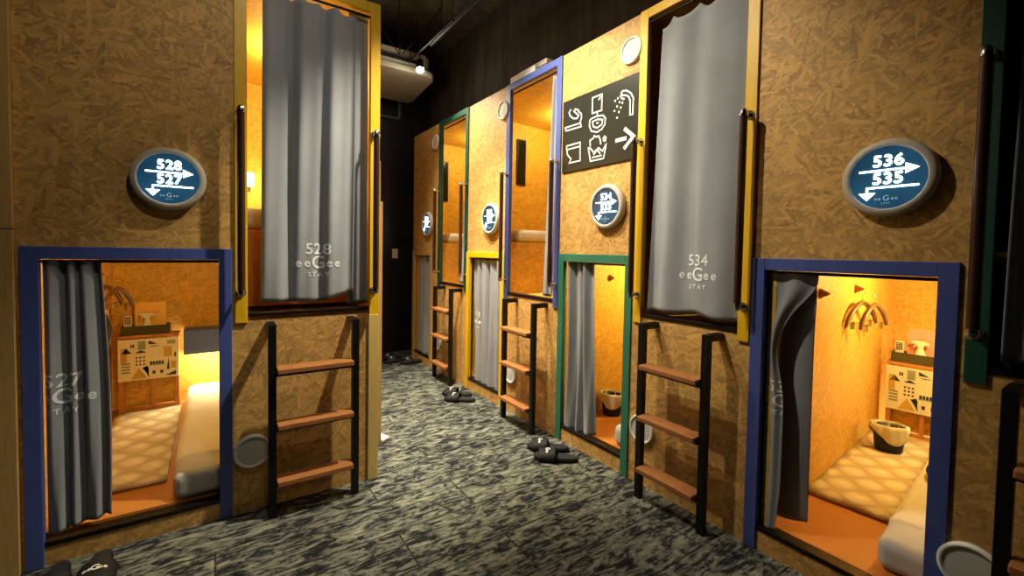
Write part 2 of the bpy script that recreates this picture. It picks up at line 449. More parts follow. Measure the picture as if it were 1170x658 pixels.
fl = front('wall_left', None, -.571, .650, [(-.561, .065)], [(.076, .650)], 'strand board front of the left-hand capsules')
fl.location = (0, DL, 0)
# left block: end board seen edge-on and the parts beside it
struct('wall_end', MB().box(.672, .690, DL+.05, DL+1.7, 0, TOP), M['osb'], 'strand board side of the left-hand capsule block')
struct('trim_1', MB().box(.646, .697, DL-.014, DL+.05, 0, .845), M['pale_yellow'], 'pale yellow corner post below the yellow doorway of 528', bevel=.002)
mbp = MB().box(-.80, -.572, DL-.022, DL+.03, 0, 1.222).box(-.80, -.572, DL-.022, DL+.03, 1.226, 2.6)
struct('trim_2', mbp, M['pine'], 'wide wooden boards at the far left edge of the front', bevel=.0015)
struct('wall_left_side', MB().box(-2.45, -.80, DL+.0, DL+.03, 0, 3.35), M['osb'])

def opening(idx, frame, a, b, z0, z1, colour, lower, label, posts_z0):
    """painted frame around one capsule opening; a,b are local x outer edges"""
    base, rz = frame
    r = empty('door_%d' % idx, base, rz); tag(r, label, kind='structure')
    w = .047; y0, y1 = -.010, .020; m = M[colour]
    MB().box(a, a+w, y0, y1, posts_z0, z1).build('jamb', m, r, bevel=.002)
    MB().box(b-w, b, y0, y1, posts_z0, z1).build('jamb', m, r, bevel=.002)
    MB().box(a+w, b-w, y0, y1, z1-w+.001, z1).build('head', m, r, bevel=.002)
    if lower: MB().box(a+w, b-w, -.004, .05, z0, z0+.018).build('sill', M['sill'], r, bevel=.002)
    else: MB().box(a+w, b-w, -.006, .05, z0, z0+.018).build('sill', M['sill'], r, bevel=.002)
    return r
fR = ((S, 0, 0), RZ_R); fL = ((0, DL, 0), RZ_L)
names = {'blue': 'blue', 'green': 'green', 'dgreen': 'dark green', 'yellow': 'yellow', 'pine': 'bare pine'}
k = 1
for a, b, c in LOWR:
    opening(k, fR, -a, -b, .080, 1.168, c, True, '%s painted frame around a lower capsule opening on the right' % names[c], 0.0); k += 1
for a, b, c in UPR:
    opening(k, fR, -a, -b, .858, 2.392, c, False, '%s painted frame around an upper capsule opening on the right' % names[c], .825); k += 1
opening(k, fL, -.561, .065, .070, 1.166, 'blue', True, 'blue painted frame around lower capsule 527', 0.0); k += 1
opening(k, fL, .076, .697, .868, 2.392, 'yellow', False, 'yellow painted frame around upper capsule 528', .845)

# ------------------------------------------------------------------ capsule shells
def shell(P, low, w1=.60, w2=1.17, depth=2.0, name='wall_capsule', mat='osb_in'):
    """P(u,v,z) maps capsule coordinates to the world; thin boards with real thickness"""
    mb = MB(); t = .016
    def bx(u0, u1, v0, v1, z0, z1):
        mb.hexa([P(u0, v0, z0), P(u1, v0, z0), P(u1, v1, z0), P(u0, v1, z0), P(u0, v0, z1), P(u1, v0, z1), P(u1, v1, z1), P(u0, v1, z1)])
    V0 = .0205
    if low:
        bx(0-t, 0, V0, depth, .05, 1.185)                     # left side
        bx(0-t, w2+t, depth, depth+t, .05, 1.185)             # back
        bx(w2, w2+t, V0, depth, .05, .845)                    # right side
        bx(0-t, w1+t, V0, depth, 1.185, 1.20)                 # ceiling over the sitting part
        bx(w1, w2+t, V0, depth, .830, .845)                   # ceiling under the neighbour's steps
        bx(w1, w1+t, V0, depth, .845, 1.185)
    else:
        bx(-.60-t, -.60, .020, depth, 1.235, 2.352)           # left side beyond the bed
        bx(-.60-t, w1+t, depth, depth+t, 1.235, 2.352); bx(-t, w1+t, depth, depth+t, .835, 1.235)
        bx(w1, w1+t, V0, depth, .835, 2.352)
        bx(-.60-t, w1+t, .020, depth, 2.352, 2.368)
        bx(-t, 0, V0, depth, .835, 1.235)                      # riser of the bed
        bx(-.60, 0, .020, depth, 1.235, 1.250)                # bed board
    o = struct(name, mb, M[mat]); return o
def shell_floor(P, low, w1=.60, w2=1.17, depth=2.0):
    mb = MB(); z0, z1 = (.05, .098) if low else (.835, .858)
    w = w2 if low else w1
    mb.hexa([P(0, .0505, z0), P(w, .0505, z0), P(w, depth, z0), P(0, depth, z0), P(0, .052, z1), P(w, .052, z1), P(w, depth, z1), P(0, depth, z1)])
    struct('floor_capsule', mb, M['vinyl'] if low else M['osb_in'])
def PR(s0):
    return lambda u, v, z: (S+v, s0+v*math.tan(SK)-u, z)
def PL(u0):
    return lambda u, v, z: (u0+u, DL+v, z)
LOWS = [.838, 2.10, 3.315, 4.50]
UPS = [.285, 1.497, 2.722, 3.897]
for s0 in LOWS:
    dd = 2.0
    w2 = 1.17 if s0 != LOWS[3] else 1.15
    shell(PR(s0), True, depth=dd, w2=w2); shell_floor(PR(s0), True, depth=dd, w2=w2)
for s0 in UPS:
    ww = .60
    shell(PR(s0), False, depth=1.5, w1=.555); shell_floor(PR(s0), False, depth=1.5, w1=.555)
shell(PL(-.545), True, depth=1.56, w1=.585, w2=1.16); shell_floor(PL(-.545), True, depth=1.56, w2=1.16)
shell(PL(.095), False, depth=1.5, w1=.57); shell_floor(PL(.095), False, depth=1.5, w1=.57)

# ------------------------------------------------------------------ things on the fronts
def sign(frame_loc, rz, top, low, label):
    r = empty('capsule_sign', frame_loc, rz); tag(r, label, 'sign', 'round lit number signs')
    R = .122
    MB().lathe_y([(0, .0), (R-.006, .0), (R, -.006), (R, -.026), (R-.006, -.034), (R-.018, -.037), (.100, -.036), (.098, -.030), (.098, -.028)], n=64).build('housing', M['housing'], r)
    MB().disc_y(.0985, -.030, n=64).build('display', M['disc'], r)
    t = MB(); pl = lambda x, z, d: (x, -.0315-d, z)
    add_text(t, top, .050, .002, .052, pl, 1.08, .0016)
    t.ribbon([(-.073, .024), (.052, .024)], .0055, -.0325, -.0305)
    t.prism([(.045, .040), (.078, .024), (.045, .008)], -.0325, -.0305)
    add_text(t, low, .050, .002, -.004, pl, 1.08, .0016)
    t.ribbon([(.078, -.030), (-.050, -.030), (-.050, -.052)], .0055, -.0325, -.0305)
    t.prism([(-.072, -.046), (-.050, -.070), (-.028, -.046)], -.0325, -.0305)
    t.build('lettering', M['glow'], r)
    t = MB()
    add_text(t, 'ee', .016, -.021, -.066, pl, 1.2); add_text(t, 'G', .024, 0, -.065, pl); add_text(t, 'ee', .016, .021, -.066, pl, 1.2)
    add_text(t, 'STAY', .008, 0, -.081, pl, 1.3)
    t.build('logo', M['logo'], r)
    L = bpy.data.lights.new('glow', 'AREA'); L.shape = 'DISK'; L.size = .17; L.energy = .35; L.color = (.55, .8, 1.0)
    o = bpy.data.objects.new('sign_glow', L); COL.objects.link(o); o.parent = r; o.location = (0, -.04, 0); o.rotation_euler = (-PI/2, 0, 0)
    return r
sign(onL(-.1435, 1.440), RZ_L, '528', '527', 'round lit sign 528 and 527 above the left blue doorway')
sign(onR(.500, 1.432), RZ_R, '536', '535', 'round lit sign 536 and 535 above the right blue doorway')
sign(onR(1.712, 1.430), RZ_R, '534', '533', 'round lit sign under the black pictogram panel')
sign(onR(2.935, 1.426), RZ_R, '532', '531', 'round lit sign above the yellow lower doorway, between the green and blue upper frames')
sign(onR(4.155, 1.437), RZ_R, '530', '529', 'farthest round lit sign, next to the black end wall')

def vent(loc, rz, label, group, R=.074):
    r = empty('round_vent', loc, rz); tag(r, label, 'vent', group)
    MB().lathe_y([(0, 0), (R, 0), (R, -.010), (R-.004, -.017), (R-.010, -.018), (R-.013, -.014), (R-.014, -.011)], n=48).build('rim', M['vent'], r)
    MB().lathe_y([(R-.013, -.011), (.03, -.0135), (.0005, -.014)], n=48).build('mesh_cover', M['mesh'], r)
for s, lb in ((1.578, 'round white vent above the black pictogram panel'), (2.795, 'round white vent left of the tall blue frame'), (4.00, 'round white vent left of the far green frame')):
    vent(onR(s, 2.225), RZ_R, lb, 'round vents near the top of the right-hand front', .070)
for s, lb in ((1.448, 'round white vent low behind the nearest right-hand ladder'), (2.640, 'round white vent low behind the middle right-hand ladder'), (3.90, 'round white vent low behind the farthest ladder'), (.272, 'round white vent at the bottom right corner, right of the blue frame')):
    vent(onR(s, .288), RZ_R, lb, 'round vents near the floor')
vent(onL(.140, .270), RZ_L, 'round white vent low on the left-hand front, right of the blue frame', 'round vents near the floor')

def grab_bar(loc, rz, label):
    """vertical handrail standing off a painted post; origin at its foot on the post face"""
    r = empty('grab_bar', loc, rz); tag(r, label, 'handrail', 'bronze grab bars beside the upper openings')
    off = -.048
    MB().tube([(0, off, .022), (0, off, .775)], .0145, 16).build('tube', M['bar'], r)
    for z, q in ((.012, 1), (.785, -1)):
        b = MB()
        b.tube([(0, .003, z), (0, -.006, z)], .017, 16); b.tube([(0, -.004, z), (0, off, z)], .008, 12)
        b.tube([(0, off, z-.014*q), (0, off, z-.004*q), (0, off, z+.014*q)], [.010, .0165, .0165], 16)
        b.build('bracket', M['chrome'], r)
    return r
for (s, lab) in ((1.500, 'left grab bar of the grey-curtained yellow opening 534'), (.952, 'right grab bar of the grey-curtained yellow opening 534'),
                 (2.722, 'left grab bar of the tall blue opening'), (2.150, 'right grab bar of the tall blue opening'),
                 (3.896, 'left grab bar of the far dark green opening'), (3.357, 'right grab bar of the far dark green opening'),
                 (.288, 'grab bar of the dark green opening at the right edge')):
    grab_bar(onR(s, .958, -.010), RZ_R, lab)
grab_bar(onL(.098, .968, -.010), RZ_L, 'left grab bar of yellow opening 528, beside the blue frame')
grab_bar(onL(.666, .958, -.010), RZ_L, 'right grab bar of yellow opening 528, at the corner post')

def ladder(loc, rz, hw, label):
    r = empty('bunk_ladder', loc, rz); tag(r, label, 'ladder', 'black steel ladders with wooden treads')
    b = .0155
    for sg in (-1, 1):
        x = sg*hw
        MB().box(x-b, x+b, -.1165, -.0855, 0, .845).build('leg', M['black'], r, bevel=.002)
        MB().box(x-b, x+b, -.0855, -.001, .815, .845).build('hook', M['black'], r, bevel=.002)
    for z in (.165, .412, .655):
        s_ = MB().box(-hw+b, hw-b, -.112, -.080, z-.040, z-.023).build('tread_bracket', M['black'], r, bevel=.001)
        MB().box(-hw+b+.001, hw-b-.001, -.150, -.070, z-.023, z).build('tread', M['tread'], r, bevel=.004)
    return r
ladder(onR(1.215), RZ_R, .165, 'black ladder with three wooden treads below curtain 534')
ladder(onR(2.415), RZ_R, .170, 'black ladder below the tall blue opening')
ladder(onR(3.600), RZ_R, .165, 'farthest black ladder, below the far dark green opening')
ladder(onR(.04), RZ_R, .165, 'black ladder cut off by the right edge of the photo')
ladder(onL(.383), RZ_L, .175, 'black ladder on the left-hand front below curtain 528')

# ------------------------------------------------------------------ pictogram panel
r = empty('pictogram_panel', onR(1.815, 1.882), RZ_R); tag(r, 'black wall panel with white pictograms and an arrow', 'sign')
MB().box(-.293, .293, -.010, .002, -.217, .217).build('board', M['panel'], r, bevel=.0015)
ICON = {
    'cig': ([(-0.267, 0.057), (-0.131, 0.055), (-0.125, 0.034), (-0.26, 0.036)], 1),
    'smoke': ([(-0.137, 0.056), (-0.124, 0.084), (-0.125, 0.107), (-0.144, 0.12), (-0.156, 0.138), (-0.18, 0.148), (-0.191, 0.139), (-0.173, 0.123), (-0.15, 0.104), (-0.161, 0.089), (-0.196, 0.097), (-0.226, 0.12), (-0.235, 0.142), (-0.219, 0.156)], 0),
    'mirror': ([(-0.036, 0.175), (0.038, 0.175), (0.038, 0.087), (-0.036, 0.087)], 1),
    'glint': ([(0.012, 0.150), (0.027, 0.165)], 0),
    'neck': ([(0.004, 0.087), (0.004, 0.063)], 0),
    'sink': ([(-0.054, 0.052), (-0.043, 0.059), (0.004, 0.063), (0.05, 0.056), (0.068, 0.035), (0.066, 0.005), (0.043, -0.018), (0.003, -0.027), (-0.041, -0.010), (-0.056, 0.022)], 1),
    'bowl': ([(-0.032, 0.040), (0.008, 0.044), (0.047, 0.033), (0.042, 0.008), (0.005, -0.003), (-0.026, 0.012)], 1),
    'drain': ([(0.0, 0.024), (0.016, 0.024)], 0),
    'shower': ([(0.177, 0.141), (0.186, 0.149), (0.213, 0.145), (0.245, 0.122), (0.261, 0.091), (0.26, 0.011), (0.241, 0.012), (0.24, 0.086), (0.227, 0.111), (0.205, 0.123), (0.186, 0.127)], 1),
    'tank': ([(-0.251, -0.057), (-0.13, -0.057), (-0.13, -0.080), (-0.25, -0.080)], 1),
    'toilet': ([(-0.247, -0.08), (-0.241, -0.111), (-0.209, -0.142), (-0.223, -0.164), (-0.128, -0.164), (-0.130, -0.080)], 0),
    'basket': ([(-0.062, -0.101), (-0.041, -0.182), (0.061, -0.182), (0.082, -0.101)], 0),
    'rim': ([(-0.062, -0.101), (-0.043, -0.109), (-0.018, -0.137), (0.02, -0.117), (0.052, -0.141), (0.082, -0.101)], 0),
    'clothes': ([(-0.045, -0.097), (-0.049, -0.062), (-0.023, -0.056), (-0.015, -0.043), (0.003, -0.054), (0.018, -0.05), (0.031, -0.072), (0.038, -0.101)], 0),
    'fold': ([(-0.018, -0.149), (0.01, -0.126), (0.034, -0.152)], 0),
    'bubble': ([(0.055, -0.072), (0.064, -0.062), (0.076, -0.072), (0.072, -0.087), (0.06, -0.086)], 1),
    'basebar': ([(-0.03, -0.163), (0.047, -0.163)], 0)}
def icon(name, keys, w=.008):
    mb = MB()
    for q in keys: mb.ribbon(ICON[q][0], w, -.0125, -.010, bool(ICON[q][1]))
    return mb
icon('', ['cig', 'smoke']).build('cigarette_symbol', M['white'], r)
icon('', ['mirror', 'glint', 'neck', 'sink', 'bowl', 'drain']).build('washbasin_symbol', M['white'], r)
mb = icon('', ['shower'])
for x, z in [(0.174, 0.126), (0.156, 0.12), (0.136, 0.112), (0.183, 0.113), (0.168, 0.096), (0.151, 0.078), (0.132, 0.059), (0.196, 0.105), (0.188, 0.088), (0.177, 0.066), (0.165, 0.045), (0.153, 0.018)]:
    mb.prism([(x+.0062*math.cos(a*PI/4), z+.0062*math.sin(a*PI/4)) for a in range(8)], -.0125, -.010)
mb.build('shower_symbol', M['white'], r)
icon('', ['tank', 'toilet']).build('toilet_symbol', M['white'], r)
icon('', ['basket', 'rim', 'clothes', 'fold', 'bubble', 'basebar']).build('laundry_symbol', M['white'], r)
mb = MB().ribbon([(.145, -.103), (.222, -.103)], .020, -.0125, -.010).ribbon([(.206, -.050), (.268, -.103), (.206, -.156)], .020, -.0126, -.0101)
mb.build('arrow', M['white'], r)

# ------------------------------------------------------------------ curtains
def sm(t): t = max(0, min(1, t)); return t*t*(3-2*t)
def curtain(loc, rz, x0t, x1t, x0b, x1b, zt, zb, folds, amp, label, y=0.02, ph=0., number=None, tx=None, tz=None, ts=1.0,
            scallop=0.0, bottom=None, midl=None, midr=None, seed=0, rings=True, rod=None, power=1.0, nu=90, nv=60, ampb=None, edge_r=None):
    r = empty('capsule_curtain', loc, rz); tag(r, label, 'curtain', 'grey curtains of the capsules')
    rnd = random.Random(seed); fr_ = [rnd.uniform(.75, 1.3) for _ in range(6)]; ps = [rnd.uniform(0, 6.28) for _ in range(6)]
    ampb = amp if ampb is None else ampb
    def edges(b):
        l = x0t+(x0b-x0t)*b**power; q = x1t+(x1b-x1t)*b**power
        if midl: l += midl*math.sin(PI*b)
        if midr: q += midr*math.sin(PI*b)
        if edge_r: q = edge_r(b)
        return l, q
    def surf(a, b):
        l, q = edges(b); A = amp+(ampb-amp)*b
        f = math.sin(2*PI*folds*(a+.035*math.sin(3*b+ps[0]))+ph)*.62+math.sin(2*PI*folds*1.73*fr_[0]*a+ps[1]+1.2*b)*.26+math.sin(2*PI*folds*.47*a+ps[2]-1.6*b)*.30
        yy = y+A*f
        z = zt+(zb-zt)*b
        if scallop and b < .12: z -= scallop*(1-b/.12)*abs(math.sin(PI*folds*1.6*a+ps[3]))
        if bottom: z += bottom(a)*sm((b-.7)/.3)
        x = l+(q-l)*(a+.010*math.sin(2*PI*folds*a+ph+1.3))
        return (x, yy, z)
    MB().grid(surf, nu, nv).build('cloth', M['curtain'], r, solid=.0022)
    # stitched hem along the foot
    if number:
        t = MB()
        def place(x, z, d):
            b = (zt-z)/(zt-zb); l, q = edges(b); a = (x-l)/(q-l)
            for _ in range(12): a = min(.995, max(.005, a+(x-surf(a, b)[0])/(q-l)*.8))
            p = min((surf(a+e, b) for e in (-.006, 0, .006)), key=lambda w_: w_[1]); return (surf(a, b)[0], p[1]-.0022-d, z)
        add_text(t, number, .072*ts, tx, tz+.064*ts, place, 1.05, .0012, True)
        add_text(t, 'ee', .058*ts, tx-.066*ts, tz, place, 1.35, .0012, True); add_text(t, 'G', .085*ts, tx, tz+.001, place, 1.0, .0015, True); add_text(t, 'ee', .058*ts, tx+.066*ts, tz, place, 1.35, .0012, True)
        add_text(t, 'STAY', .030*ts, tx, tz-.054*ts, place, 1.5, .0008, True)
        t.build('print', M['print'], r)
    if rod:
        MB().tube([(rod[0], y+.004, rod[2]), (rod[1], y+.004, rod[2])], .006, 10).build('rod', M['sill'], r)
        n = max(4, int(folds*2))
        for i in range(n+1):
            x = x0t+(x1t-x0t)*(i+.3)/(n+.6); MB().tube([(x, y+.004, rod[2]+.009), (x, y-.006, rod[2]), (x, y+.004, rod[2]-.012), (x, y+.012, rod[2])], .0018, 6, closed=True).build('ring', M['chrome'], r)
    return r
BR, BL = (S, 0, 0), (0, DL, 0)
# 534: almost flat sheet hanging in front of its opening
curtain(BR, RZ_R, -1.402, -.965, -1.452, -.968, 2.30, .885, 2.1, .016, 'light grey curtain printed 534 in the tall yellow frame', y=-.002, ph=1.0, number='534', tx=-1.165, tz=1.085,
        scallop=.035, bottom=lambda a: .022*math.sin(PI*a*.9)+.006*math.sin(14*a), seed=3, rod=(-1.474, -.974, 2.325), ampb=.020)
# 528
curtain(BL, RZ_L, .186, .590, .176, .576, 2.31, .925, 3.1, .024, 'light grey curtain printed 528 in the tall yellow frame on the left', y=.004, ph=2.4, number='528', tx=.411, tz=1.106,
        scallop=.012, bottom=lambda a: .004+.05*sm((a-.55)/.45)-.02*a*a, seed=5, rod=(.123, .65, 2.325), ampb=.020)
curtain(BL, RZ_L, .555, .650, .555, .650, 2.338, .90, 1.2, .006, 'narrow shaded rear leaf of curtain 528 beside the right yellow post', y=.040, ph=.4, seed=6, nu=24)
# 527
curtain(BL, RZ_L, -.512, -.352, -.512, -.330, 1.112, .100, 3.6, .016, 'dark grey curtain printed 527 gathered at the left of the blue frame', y=.018, ph=.6, number='527', tx=-.462, tz=.610, ts=.95,
        seed=8, midr=.012, bottom=lambda a: .035*a, rod=(-.514, .018, 1.112), ampb=.020)
# 535
curtain(BR, RZ_R, -.868, -.775, -.866, -.800, 1.112, .092, 1.15, .009, 'dark grey curtain printed 53 gathered at the left of the right-hand blue frame', y=.022, ph=.2, number='535', tx=-.812, tz=.612, ts=.85,
        seed=11, edge_r=lambda b: -.802-.030*math.exp(-((b-.30)/.12)**2)+.100*math.exp(-(max(0, b-.02)/.11)**2)-.012*sm((b-.8)/.2), rod=(-.874, -.374, 1.114), ampb=.006)
def flap():
    r = empty('capsule_curtain', BR, RZ_R); tag(r, 'rear leaf of curtain 535 with its top corner pulled outwards', 'curtain', 'grey curtains of the capsules')
    def surf(a, b):
        l = -.860; q = -.728-.004*b
        pull = math.exp(-((b-.10)/.09)**2)
        x = l+(q-l)*a+.018*pull*a; yy = .074+.010*math.sin(5*a+2*b)-.040*pull*a*a+.02*a
        return (x, yy, 1.112+(.128-1.112)*b+.02*a*b)
    MB().grid(surf, 30, 50).build('cloth', M['curtain'], r, solid=.0022)
    e = MB()
    e.tube([(surf(0.02, b/20)[0], surf(.02, b/20)[1]-.003, surf(.02, b/20)[2]) for b in range(21)], .002, 6)
    e.build('hem', M['print'], r)
flap()
# 533
curtain(BR, RZ_R, -2.066, -1.848, -2.090, -1.812, 1.116, .070, 3.2, .022, 'pale grey curtain drawn to the left in the green lower doorway', y=.030, ph=1.9, seed=13, midl=.030,
        bottom=lambda a: .045*a*a, rod=(-2.074, -1.584, 1.114), ampb=.028)
# 531
curtain(BR, RZ_R, -3.275, -2.800, -3.225, -2.800, 1.108, .055, 4.2, .022, 'pale grey curtain printed 531 closing the yellow lower doorway', y=.026, ph=.9, number='531', tx=-3.19, tz=.590, ts=.9,
        seed=17, bottom=lambda a: .02*math.sin(PI*a), rod=(-3.29, -2.80, 1.114))
# 529
curtain(BR, RZ_R, -4.500, -4.12, -4.480, -4.15, 1.108, .090, 3.2, .020, 'grey curtain in the farthest lower doorway beside the black wall', y=.030, ph=.2, seed=19, rod=(-4.52, -4.11, 1.114))
# 532 gathered into a narrow bunch at the right
curtain(BR, RZ_R, -2.262, -2.186, -2.318, -2.212, 2.300, .885, 1.5, .016, 'pale grey curtain bunched at the right of the tall blue opening', y=.018, ph=.5, seed=23, rod=(-2.698, -2.178, 2.325), nu=40)
# 530
curtain(BR, RZ_R, -3.445, -3.385, -3.530, -3.385, 2.300, .885, 1.5, .014, 'pale grey curtain bunched at the right of the far dark green opening', y=.022, ph=.5, seed=29, rod=(-3.87, -3.385, 2.325), nu=40, power=4.0)
# 536
curtain(BR, RZ_R, -.235, .235, -.245, .235, 2.300, .895, 3.4, .022, 'dark grey curtain at the right edge of the photo', y=.012, ph=.5, seed=31, scallop=.03, rod=(-.262, .242, 2.325))

# ------------------------------------------------------------------ slippers
def slipper_proto():
    r = empty('slipper'); n = 28
    def outline(k, grow=0):
        a = 2*PI*k/n; c, s_ = math.cos(a), math.sin(a)
        y = s_*(.126+grow); w = .049+.008*math.sin((y/.134)*1.6)-.010*math.exp(-((y+.02)/.05)**2)
        x = math.copysign(abs(c)**.8, c)*(w+grow)
        return x, y
    mb = MB(); pts = [outline(k) for k in range(n)]; inn = [outline(k, -.007) for k in range(n)]
    mb.add([(x, y, 0) for x, y in pts]+[(x, y, .020) for x, y in pts]+[(x, y, .026) for x, y in inn],
           [list(range(n-1, -1, -1))]+[(k, (k+1) % n, (k+1) % n+n, k+n) for k in range(n)]+[(k+n, (k+1) % n+n, (k+1) % n+2*n, k+2*n) for k in range(n)], True)
    mb.build('sole', M['rubber'], r)
    ins = MB().add([(x, y, .0262) for x, y in inn], [list(range(n))]); ins.build('insole', M['rubber2'], r)
    def strap(a, b):
        y = .000+.098*b; w = .052+.004*math.sin(y*12); t = PI*a
        hgt = .050-.012*b
        return (-w*math.cos(t), y, .010+hgt*math.sin(t)**.8)
    st = MB().grid(strap, 20, 8).build('strap', M['rubber'], r, solid=.006)
    t = MB()
    def place(x, z, d):
        a = math.acos(max(-1, min(1, -x/.056)))/PI; p = strap(a, (z+.5)); return (x, p[1], p[2]+.0045+d)
    def pl2(x, z, d):
        x = -x; yy = .048-z; b = yy/.098; hgt = .050-.012*b; w = .052
        t_ = math.acos(max(-1, min(1, -x/w))); return (x, yy, .010+hgt*math.sin(t_)**.8+.0048+d)
    add_text(t, 'ee', .024, -.021, 0, pl2, 1.1, .0010); add_text(t, 'G', .034, 0, 0, pl2, 1.0, .0012); add_text(t, 'ee', .024, .021, 0, pl2, 1.1, .0006)
    t.build('emblem', M['white'], st)
    return r
def children_of(o): return [c for c in bpy.data.objects if c.parent == o]
def copy_tree(o, parent=None):
    c = o.copy(); COL.objects.link(c)
    if parent is not None: c.parent = parent
    for ch in children_of(o): copy_tree(ch, c)
    return c
sp = slipper_proto()
def shoe(ex, ey, a):      # position from the strap emblem and the toe direction
    d = math.radians(a); return (ex-.048*math.cos(d), ey-.048*math.sin(d)), a-90
SL = [(*shoe(1.612, 2.045, 137), 'black slipper nearer the ladder, left of the pair before the green doorway'),
      (*shoe(1.570, 1.920, 136), 'black slipper with white emblem, right of the pair before the green doorway'),
      (*shoe(1.602, 3.208, 137), 'black slipper on the left of the pair before the yellow doorway'),
      (*shoe(1.560, 3.080, 137), 'black slipper on the right of the pair before the yellow doorway'),
      (*shoe(1.52, 4.58, 190), 'far left black slipper by the end wall'), (*shoe(1.52, 4.455, 184), 'second black slipper from the left by the end wall'),
      (*shoe(1.655, 4.34, 176), 'black slipper nearest the farthest doorway by the end wall'),
      (*shoe(-.463, 2.030, 269), 'black slipper cut off at the lower left corner of the photo'), (*shoe(-.345, 2.030, 271), 'black slipper with white emblem below the left blue doorway')]
for i, ((x, y), a, lb) in enumerate(SL):
    o = sp if i == 0 else copy_tree(sp)
    o.location = (x, y, 0.0005); o.rotation_euler = (0, 0, math.radians(a)); tag(o, lb, 'slipper', 'black slippers on the carpet')

# ------------------------------------------------------------------ capsule contents
def at(frame, u, v, z):
    kind, o = frame
    if kind == 'R': return inR(o, u, v, z)
    return (o+u, DL+v, z)
def rzf(frame): return RZ_RI if frame[0] == 'R' else RZ_L

def floor_mat(frame, u0, u1, v0, v1, lb):
    o = MB().grid(lambda a, b: (a*(u1-u0), b*(v1-v0), .010+.0015*math.sin(9*b)*math.sin(7*a)), 8, 20).build('floor_mat', M['mat'], solid=.016, bevel=0)
    o.location = at(frame, u0, v0, .099); o.rotation_euler = (0, 0, rzf(frame)); tag(o, lb, 'mat', 'cream floor mats in the capsules')
def mattress(frame, u0, u1, v0, v1, z0, h, lb, sheet=True, grp='thin white mattresses'):
    r = empty('mattress', at(frame, u0, v0, z0), rzf(frame)); tag(r, lb, 'mattress', grp)
    w, d = u1-u0, v1-v0
    MB().box(0, w, 0, d, 0, h).build('core', M['matside'], r, bevel=.035, segs=5)
    if sheet:
        MB().box(-.004, w+.004, .16, d+.004, .004, h+.006).build('sheet', M['sheet'], r, bevel=.036, segs=5)
    return r
def art_panel(mb_parts, w, h, r, y):
    """framed picture of abstract houses on the cabinet door"""
    base = MB().box(0, w, y-.012, y, 0, h)
    yy0, yy1 = y-.0135, y-.012
    b, o, g = MB(), MB(), MB()
    def R(m, x0, x1, z0, z1): m.prism([(x0*w, z0*h), (x1*w, z0*h), (x1*w, z1*h), (x0*w, z1*h)], yy0, yy1)
    def T(m, *p): m.prism([(x*w, z*h) for x, z in p], yy0, yy1)
    R(o, .04, .14, .45, .80); T(b, (.05, .66), (.22, .66), (.13, .80)); R(b, .20, .225, .80, .88); R(b, .235, .26, .80, .88)
    R(g, .32, .44, .74, .95); T(b, (.27, .66), (.46, .66), (.36, .73)); T(b, (.49, .95), (.49, .86), (.64, .86)); R(b, .52, .66, .80, .815)
    R(g, .05, .19, .40, .44); R(g, .05, .19, .33, .37); R(g, .05, .19, .26, .30); R(g, .05, .19, .19, .23)
    for i in range(3):
        for j in range(3): R(b, .28+i*.06, .31+i*.06, .36+j*.085, .40+j*.085)
    T(o, (.20, .04), (.46, .04), (.33, .30)); T(b, (.40, .30), (.50, .04), (.47, .34)); T(b, (.38, .30), (.49, .30), (.49, .10))
    for i in range(5): R(b, .51+i*.048, .548+i*.048, .35, .43)
    R(g, .50, .76, .33, .345); R(b, .55, .60, .12, .20); R(b, .68, .73, .12, .20); T(b, (.79, .20), (.84, .20), (.82, .50))
    R(o, .74, .88, .52, .78); R(g, .80, .94, .83, .93); T(b, (.76, .05), (.95, .05), (.95, .16)); R(o, .86, .95, .22, .40); R(b, .92, .95, .50, .62)
    n0 = len(base.f); allm = MB(); idx = []
    for k_, q in enumerate((base, b, o, g)): allm.add(q.v, q.f); idx += [k_]*len(q.f)
    ob = allm.build('picture', M['art'], r)
    for m_ in ('art_blue', 'art_ochre', 'art_grey'): ob.data.materials.append(M[m_])
    for p_, i_ in zip(ob.data.polygons, idx): p_.material_index = i_

